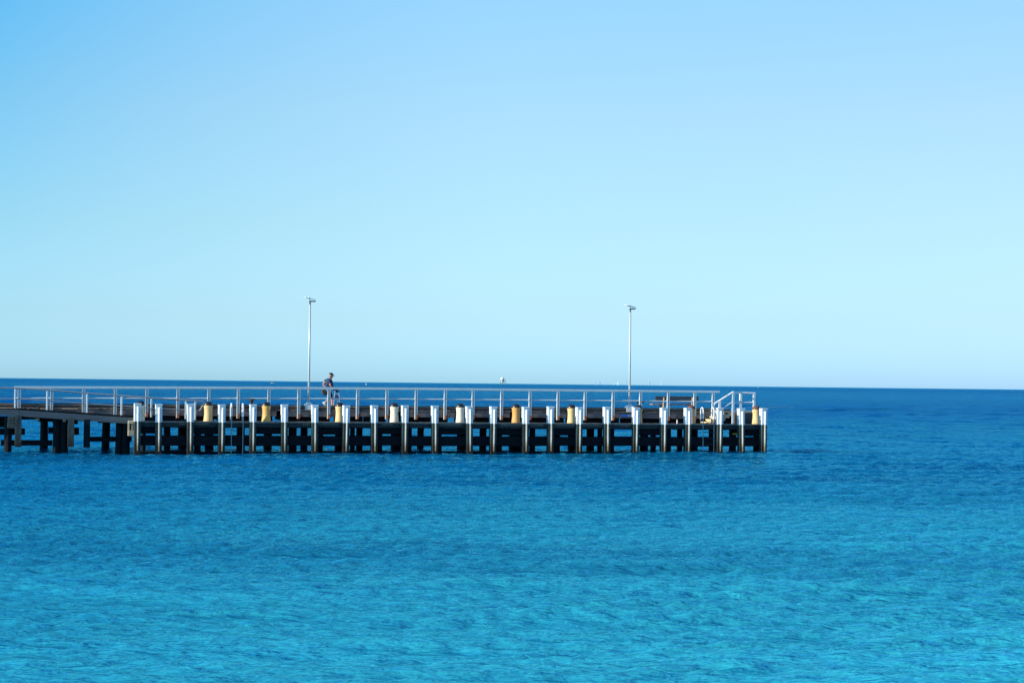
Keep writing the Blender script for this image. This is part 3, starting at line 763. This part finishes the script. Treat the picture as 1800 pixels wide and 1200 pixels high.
# local axes: x forward, y away from the camera, z up
body = [((-.02, 0, .94), (.15, .13)), ((.0, 0, 1.12), (.15, .12)), ((.01, 0, 1.32), (.17, .13)), ((.035, 0, 1.45), (.10, .08)), ((.07, 0, 1.53), .06), ((.10, 0, 1.60), .07)]
ed = [(0, 1), (1, 2), (2, 3), (3, 4), (4, 5)]
def chain(start, pts):
    p = start
    for c_ in pts: body.append(c_); ed.append((p, len(body)-1)); p = len(body)-1
    return p
# legs: near (right, -y) leg trails, far leg is planted ahead
chain(0, [((-.02, -.10, .88), .095), ((.02, -.10, .55), .065), ((-.10, -.10, .42), .055), ((-.22, -.10, .33), .038)])
chain(0, [((.03, .10, .88), .095), ((.20, .10, .52), .065), ((.20, .10, .30), .052), ((.19, .10, .10), .038)])
def arm(sy, sh, el, wr, dirf):
    k = chain(3, [(sh, .055), (el, .040), (wr, .028)])
    d = Vector(dirf).normalized(); w_ = Vector(wr); side = Vector((0, 1, 0)); 
    palm = w_+d*.06; pk = chain(k, [(tuple(palm), .030)])
    for j, L in enumerate((.065, .075, .07, .055)):
        o_ = side*(-.027+.018*j); a_ = palm+d*.03+o_; b2 = a_+d*L*.5+Vector((0, 0, -.012)); c2 = b2+d*L*.35+Vector((0, 0, -.03))
        chain(pk, [(tuple(a_), .0095), (tuple(b2), .0085), (tuple(c2), .0075)])
    th_ = w_+d*.03+side*(-.035*sy); chain(k, [(tuple(th_), .011), (tuple(th_+d*.035+Vector((0, 0, -.015))), .009)])
arm(1, (-.02, -.20, 1.44), (.02, -.26, 1.17), (.20, -.22, 1.04), (1, 0, -.15))
arm(-1, (-.02, .19, 1.44), (-.26, .22, 1.24), (-.18, .14, 1.12), (.8, -.3, -.3))
bm = skin_mesh(body, ed)
# head with brow, nose, chin and ears
hd = bmesh.new(); bmesh.ops.create_uvsphere(hd, u_segments=20, v_segments=16, radius=1)
for v in hd.verts:
    x_, y_, z_ = v.co; f = 1-.18*max(0, -z_)
    v.co = Vector((x_*.098*f+(.012 if x_ > .6 and z_ < -.2 else 0), y_*.074*f, z_*.118))
for nm, c_, r_ in (('nose', (.102, 0, -.008), (.022, .014, .024)), ('ear', (-.005, -.077, -.005), (.018, .01, .030)), ('ear', (-.005, .077, -.005), (.018, .01, .030)), ('chin', (.066, 0, -.085), (.03, .035, .025)), ('lips', (.094, 0, -.048), (.010, .022, .008))):
    g = bmesh.ops.create_uvsphere(hd, u_segments=10, v_segments=8, radius=1)
    for v in g['verts']: v.co = Vector((v.co.x*r_[0]+c_[0], v.co.y*r_[1]+c_[1], v.co.z*r_[2]+c_[2]))
HM = Matrix.Translation((.095, 0, 1.66)) @ Matrix.Rotation(R(16), 4, 'Y') @ Matrix.Scale(1.08, 4)
tmp = bpy.data.meshes.new('h'); hd.transform(HM); hd.to_mesh(tmp); hd.free(); bm.from_mesh(tmp); bpy.data.meshes.remove(tmp)
bo = obj('body', bm, M['skin'], man, True)
def ell(name, c_, r_, m, mtx=None, parent=man, cut=None):
    b2 = bmesh.new(); bmesh.ops.create_uvsphere(b2, u_segments=18, v_segments=12, radius=1)
    if cut is not None: bmesh.ops.delete(b2, geom=[v for v in b2.verts if cut(v.co)], context='VERTS')
    for v in b2.verts: v.co = Vector((v.co.x*r_[0]+c_[0], v.co.y*r_[1]+c_[1], v.co.z*r_[2]+c_[2]))
    if mtx: b2.transform(mtx)
    return obj(name, b2, m, parent, True)
for y_ in (-.032, .032): ell('eye', (.090, y_, .012), (.010, .012, .008), M['black'], HM)
ell('hair', (-.022, 0, -.005), (.088, .079, .105), M['hair'], HM)
capb = bmesh.new(); bmesh.ops.create_uvsphere(capb, u_segments=20, v_segments=12, radius=1)
bmesh.ops.delete(capb, geom=[v for v in capb.verts if v.co.z < -.05], context='VERTS')
for v in capb.verts: v.co = Vector((v.co.x*.112-.003, v.co.y*.09, v.co.z*.095+.040))
rim = [capb.verts.new(p) for p in ((.09, -.062, .045), (.15, -.055, .035), (.175, 0, .030), (.15, .055, .035), (.09, .062, .045), (.09, .062, .056), (.15, .055, .047), (.175, 0, .043), (.15, -.055, .047), (.09, -.062, .056))]
capb.faces.new(rim[:5]); capb.faces.new(rim[5:])
for k in range(4): capb.faces.new((rim[k], rim[9-k], rim[8-k], rim[k+1]))
capb.transform(HM); obj('cap', capb, M['black'], man, True)
sh_n = [((-.01, 0, .96), (.205, .185)), ((.03, 0, 1.12), (.225, .215)), ((.015, 0, 1.30), (.225, .205)), ((.02, 0, 1.44), (.17, .145)), ((.06, 0, 1.50), .07),
        ((-.01, -.20, 1.435), .105), ((.0, -.24, 1.25), .090), ((-.02, .20, 1.435), .105), ((-.14, .215, 1.32), .090)]
obj('shirt', skin_mesh(sh_n, [(0, 1), (1, 2), (2, 3), (3, 4), (3, 5), (5, 6), (3, 7), (7, 8)], 0), M['navy'], man, True)
so_n = [((-.02, 0, .97), (.16, .14)), ((-.03, 0, .88), (.16, .13)), ((-.02, -.10, .80), .115), ((.0, -.10, .60), .10), ((.06, .10, .80), .115), ((.15, .10, .60), .10)]
obj('shorts', skin_mesh(so_n, [(0, 1), (1, 2), (2, 3), (1, 4), (4, 5)], 0), M['black'], man, True)
def shoe(hx, hz, y_, ang):
    b2 = bmesh.new(); bmesh.ops.create_uvsphere(b2, u_segments=14, v_segments=10, radius=1)
    for v in b2.verts:
        x_ = v.co.x; v.co = Vector((x_*.145+.07, v.co.y*.048, max(-.035, v.co.z*(.062 if x_ < 0 else .062-.02*x_))))
    b2.transform(Matrix.Translation((hx, y_, hz)) @ Matrix.Rotation(ang, 4, 'Y')); return b2
obj('shoe', shoe(-.265, .315, -.10, R(50)), M['shoe'], man, True)
obj('shoe', shoe(.17, .038, .10, 0), M['shoe'], man, True)
obj('sock', T([(-.19, -.10, .36), (-.245, -.10, .31)], .046, 10), M['shoe'], man)
obj('sock', T([(.19, .10, .16), (.19, .10, .07)], .046, 10), M['shoe'], man)

bag = jthing('shoulder_bag', 'dark khaki and black bag hanging behind the hip of the walking man', 'bag', ps_, TP, ZU)
b2 = bmesh.new(); bmesh.ops.create_uvsphere(b2, u_segments=16, v_segments=12, radius=1)
for v in b2.verts:
    c_ = v.co; v.co = Vector((math.copysign(abs(c_.x)**.7, c_.x)*.11, math.copysign(abs(c_.y)**.7, c_.y)*.08, math.copysign(abs(c_.z)**.7, c_.z)*.14))
b2.transform(Matrix.Translation((-.255, -.02, .86)) @ Matrix.Rotation(R(-32), 4, 'Y')); obj('pouch', b2, M['khaki'], bag, True)
b2 = bmesh.new(); box(b2, -.085, .085, -.105, .06, -.16, -.02, .03); b2.transform(Matrix.Translation((-.24, -.02, .85)) @ Matrix.Rotation(R(-32), 4, 'Y')); obj('pocket', b2, M['black'], bag)
obj('strap', T([(-.30, -.10, .95), (-.20, -.175, 1.12), (-.02, -.165, 1.36), (.05, -.10, 1.47)], .012, 6), M['black'], bag)

wf = jthing('walking_frame', 'light metal wheeled walking frame pushed by the man on the deck', 'walking frame', ps_, TP, ZU)
for y_ in (-.24, .20):
    obj('side_frame', T([(.20, y_, .10), (.22, y_, .55), (.26, y_, .92), (.30, y_, .96), (.45, y_, .86), (.47, y_, .60), (.50, y_, .12)], .015, 8), M['frame'], wf)
    obj('grip', T([(.22, y_, .99), (.33, y_, .965), (.47, y_, .855)], .035, 10), M['black'], wf)
    for x_ in (.20, .50):
        obj('wheel', T([(x_, y_-.015, .08), (x_, y_+.015, .08)], .08, 16), M['darkmetal'], wf)
obj('cross_brace', T([(.35, -.24, .5), (.35, .20, .5)], .013, 8), M['frame'], wf)
obj('cross_brace', T([(.22, -.24, .54), (.35, -.24, .5), (.48, -.24, .54)], .013, 8), M['frame'], wf)
b2 = bmesh.new(); box(b2, -.07, .07, -.14, .14, -.07, .07, .02); b2.transform(Matrix.Translation((.41, -.02, .63)) @ Matrix.Rotation(R(-15), 4, 'Y')); obj('basket', b2, M['navy'], wf)
obj('seat', B(.23, .46, -.2, .16, .55, .565, .004), M['frame'], wf)

# ------------------------------------------------------------------ far things on the water
def far(u, v_water=None, D=None):
    """a place on the water: column u, at distance D"""
    X_ = (u-900)/F*D; p = Vector((X_, D, 0))
    for _ in range(8): p.x += (u-proj(p)[0])/F*D
    return p
p = far(479.2, D=2690)
bt = thing('motor_boat', 'small white open motor boat on the horizon left of the left lamp post', 'boat', p)
bm = bmesh.new(); secs = [(-3.1, 1.15, .9, .1), (-1.5, 1.25, .95, 0), (1.0, 1.2, 1.0, 0), (2.4, .7, 1.15, .1), (3.3, .08, 1.4, .5)]
rings = []
for x_, w, h_, b0 in secs: rings.append([bm.verts.new((x_, w*a_, z_)) for a_, z_ in ((-1, h_), (-.8, b0+.2), (0, b0-.25), (.8, b0+.2), (1, h_))])
for i in range(4):
    for k in range(4): bm.faces.new((rings[i][k], rings[i][k+1], rings[i+1][k+1], rings[i+1][k]))
bm.faces.new(rings[0]); 
for i in range(4): bm.faces.new((rings[i][0], rings[i+1][0], rings[i+1][4], rings[i][4]))
bmesh.ops.recalc_face_normals(bm, faces=bm.faces)
obj('hull', bm, M['hull'], bt)
obj('console', B(.2, 1.3, -.45, .45, .95, 2.0, .1), M['darkmetal'], bt)
obj('outboard_motor', B(-3.6, -3.12, -.25, .25, .2, 1.6, .08), M['darkmetal'], bt)
obj('seated_figure', lathe([(.3, .95), (.33, 1.4), (.15, 1.7), (.17, 1.85), (.05, 2.05)], 10, -.7, 0), M['darkmetal'], bt, True)
def buoy(u, D, sc, label):
    b0 = thing('marker_buoy', label, 'buoy', far(u, D=D), 0, 'white marker buoys far out on the water')
    obj('float', lathe([(.2*sc, -.3*sc), (.5*sc, -.1*sc), (.52*sc, .25*sc), (.35*sc, .5*sc)], 14), M['hull'], b0, True)
    obj('mast', lathe([(.33*sc, .5*sc), (.28*sc, 1.7*sc), (.36*sc, 1.75*sc), (.30*sc, 2.0*sc), (.05*sc, 2.2*sc)], 12), M['hull'], b0, True)
buoy(643.6, 2130, 1.15, 'white marker buoy on the water right of the walking man')
buoy(1333, 4200, 1.0, 'tiny pale marker buoy on the horizon above the right corner of the jetty')
D6 = 6000
pf = thing('offshore_beacon', 'white domed offshore beacon on dark stilts standing on the horizon', 'beacon', far(884, D=D6))
k = D6/F
def hz(v): return H+(673.9-v)*k
x0, x1 = -4.5*k, 4.6*k
obj('dome', lathe([(3.6*k, hz(667)), (3.7*k, hz(665.8)), (3.0*k, hz(664.4)), (1.8*k, hz(663.3)), (.2*k, hz(662.9))], 20, -1.0*k, 0), M['hull'], pf, True)
obj('drum', lathe([(2.2*k, hz(671)), (2.6*k, hz(667.3))], 20, -1.0*k, 0), M['hull'], pf, True)
obj('deck', B(x0, x1, -4*k, 4*k, hz(667.7), hz(667.1)), M['platgrey'], pf)
obj('lower_deck', B(x0, x1, -4*k, 4*k, hz(671.6), hz(671.0)), M['platgrey'], pf)
for x_ in (x0, -1.3*k, 1.4*k, x1-.7*k):
    for y_ in (-4*k, 3.4*k): obj('leg', B(x_, x_+.7*k, y_, y_+.6*k, -6, hz(667.7) if x_ > 0 else hz(671.3)), M['platgrey'], pf)
# hazy tower blocks beyond the horizon
DT = 30000; kt = DT/F
for i, (u, v, w, note) in enumerate(((1047.5, 668.5, 2.4, 'leftmost of all'), (1054, 671, 2.0, 'second from the left'), (1066, 671.5, 2.0, 'third from the left'), (1079, 669.5, 1.8, 'fourth from the left'),
                                     (1086, 671.5, 3.0, 'fifth and widest'), (1101, 668.8, 2.0, 'just left of the right lamp post'), (1141.5, 671, 2.0, 'low one above the left of the bench'), (1162, 667.5, 2.6, 'tall one above the bench'))):
    tw = thing('tower_block', 'faint pale tower block beyond the horizon, '+note, 'tower', far(u, D=DT), random.uniform(-.3, .3), 'faint tower blocks beyond the horizon')
    hh = H+(proj(Vector((far(u, D=DT).x, DT, H)))[1]-v)*kt
    b0 = obj('shaft', B(-w/2*kt, w/2*kt, -9, 9, 0, hh), M['tower'], tw)
    obj('crown', B(-w/3*kt, w/3*kt, -6, 6, hh+.1, hh+6), M['tower'], tw)
# gulls
def gull(u, v, D, label):
    p = far(u, D=D); p.z = H+(proj(Vector((p.x, D, H)))[1]-v)/F*D
    g = thing('seagull', label, 'bird', p, .4, None)
    b2 = bmesh.new(); bmesh.ops.create_uvsphere(b2, u_segments=10, v_segments=8, radius=1)
    for v_ in b2.verts: v_.co = Vector((v_.co.x*.24, v_.co.y*.08*(1-.4*v_.co.x), v_.co.z*.08))
    obj('body', b2, M['bird'], g, True)
    for sy in (-1, 1):
        b2 = bmesh.new(); a_ = [(.10, 0, .03), (.12, .30*sy, .14), (-.02, .62*sy, .08), (-.06, .30*sy, .11), (-.10, 0, .03)]
        lo = [b2.verts.new(q) for q in a_]; hi = [b2.verts.new((q[0], q[1], q[2]+.02)) for q in a_]
        b2.faces.new(lo); b2.faces.new(hi[::-1])
        for k_ in range(5): b2.faces.new((lo[k_], hi[k_], hi[(k_+1) % 5], lo[(k_+1) % 5]))
        obj('wing', b2, M['bird'], g)
gull(1724.7, 616.8, 1500, 'tiny grey gull flying low at the far right above the sea')
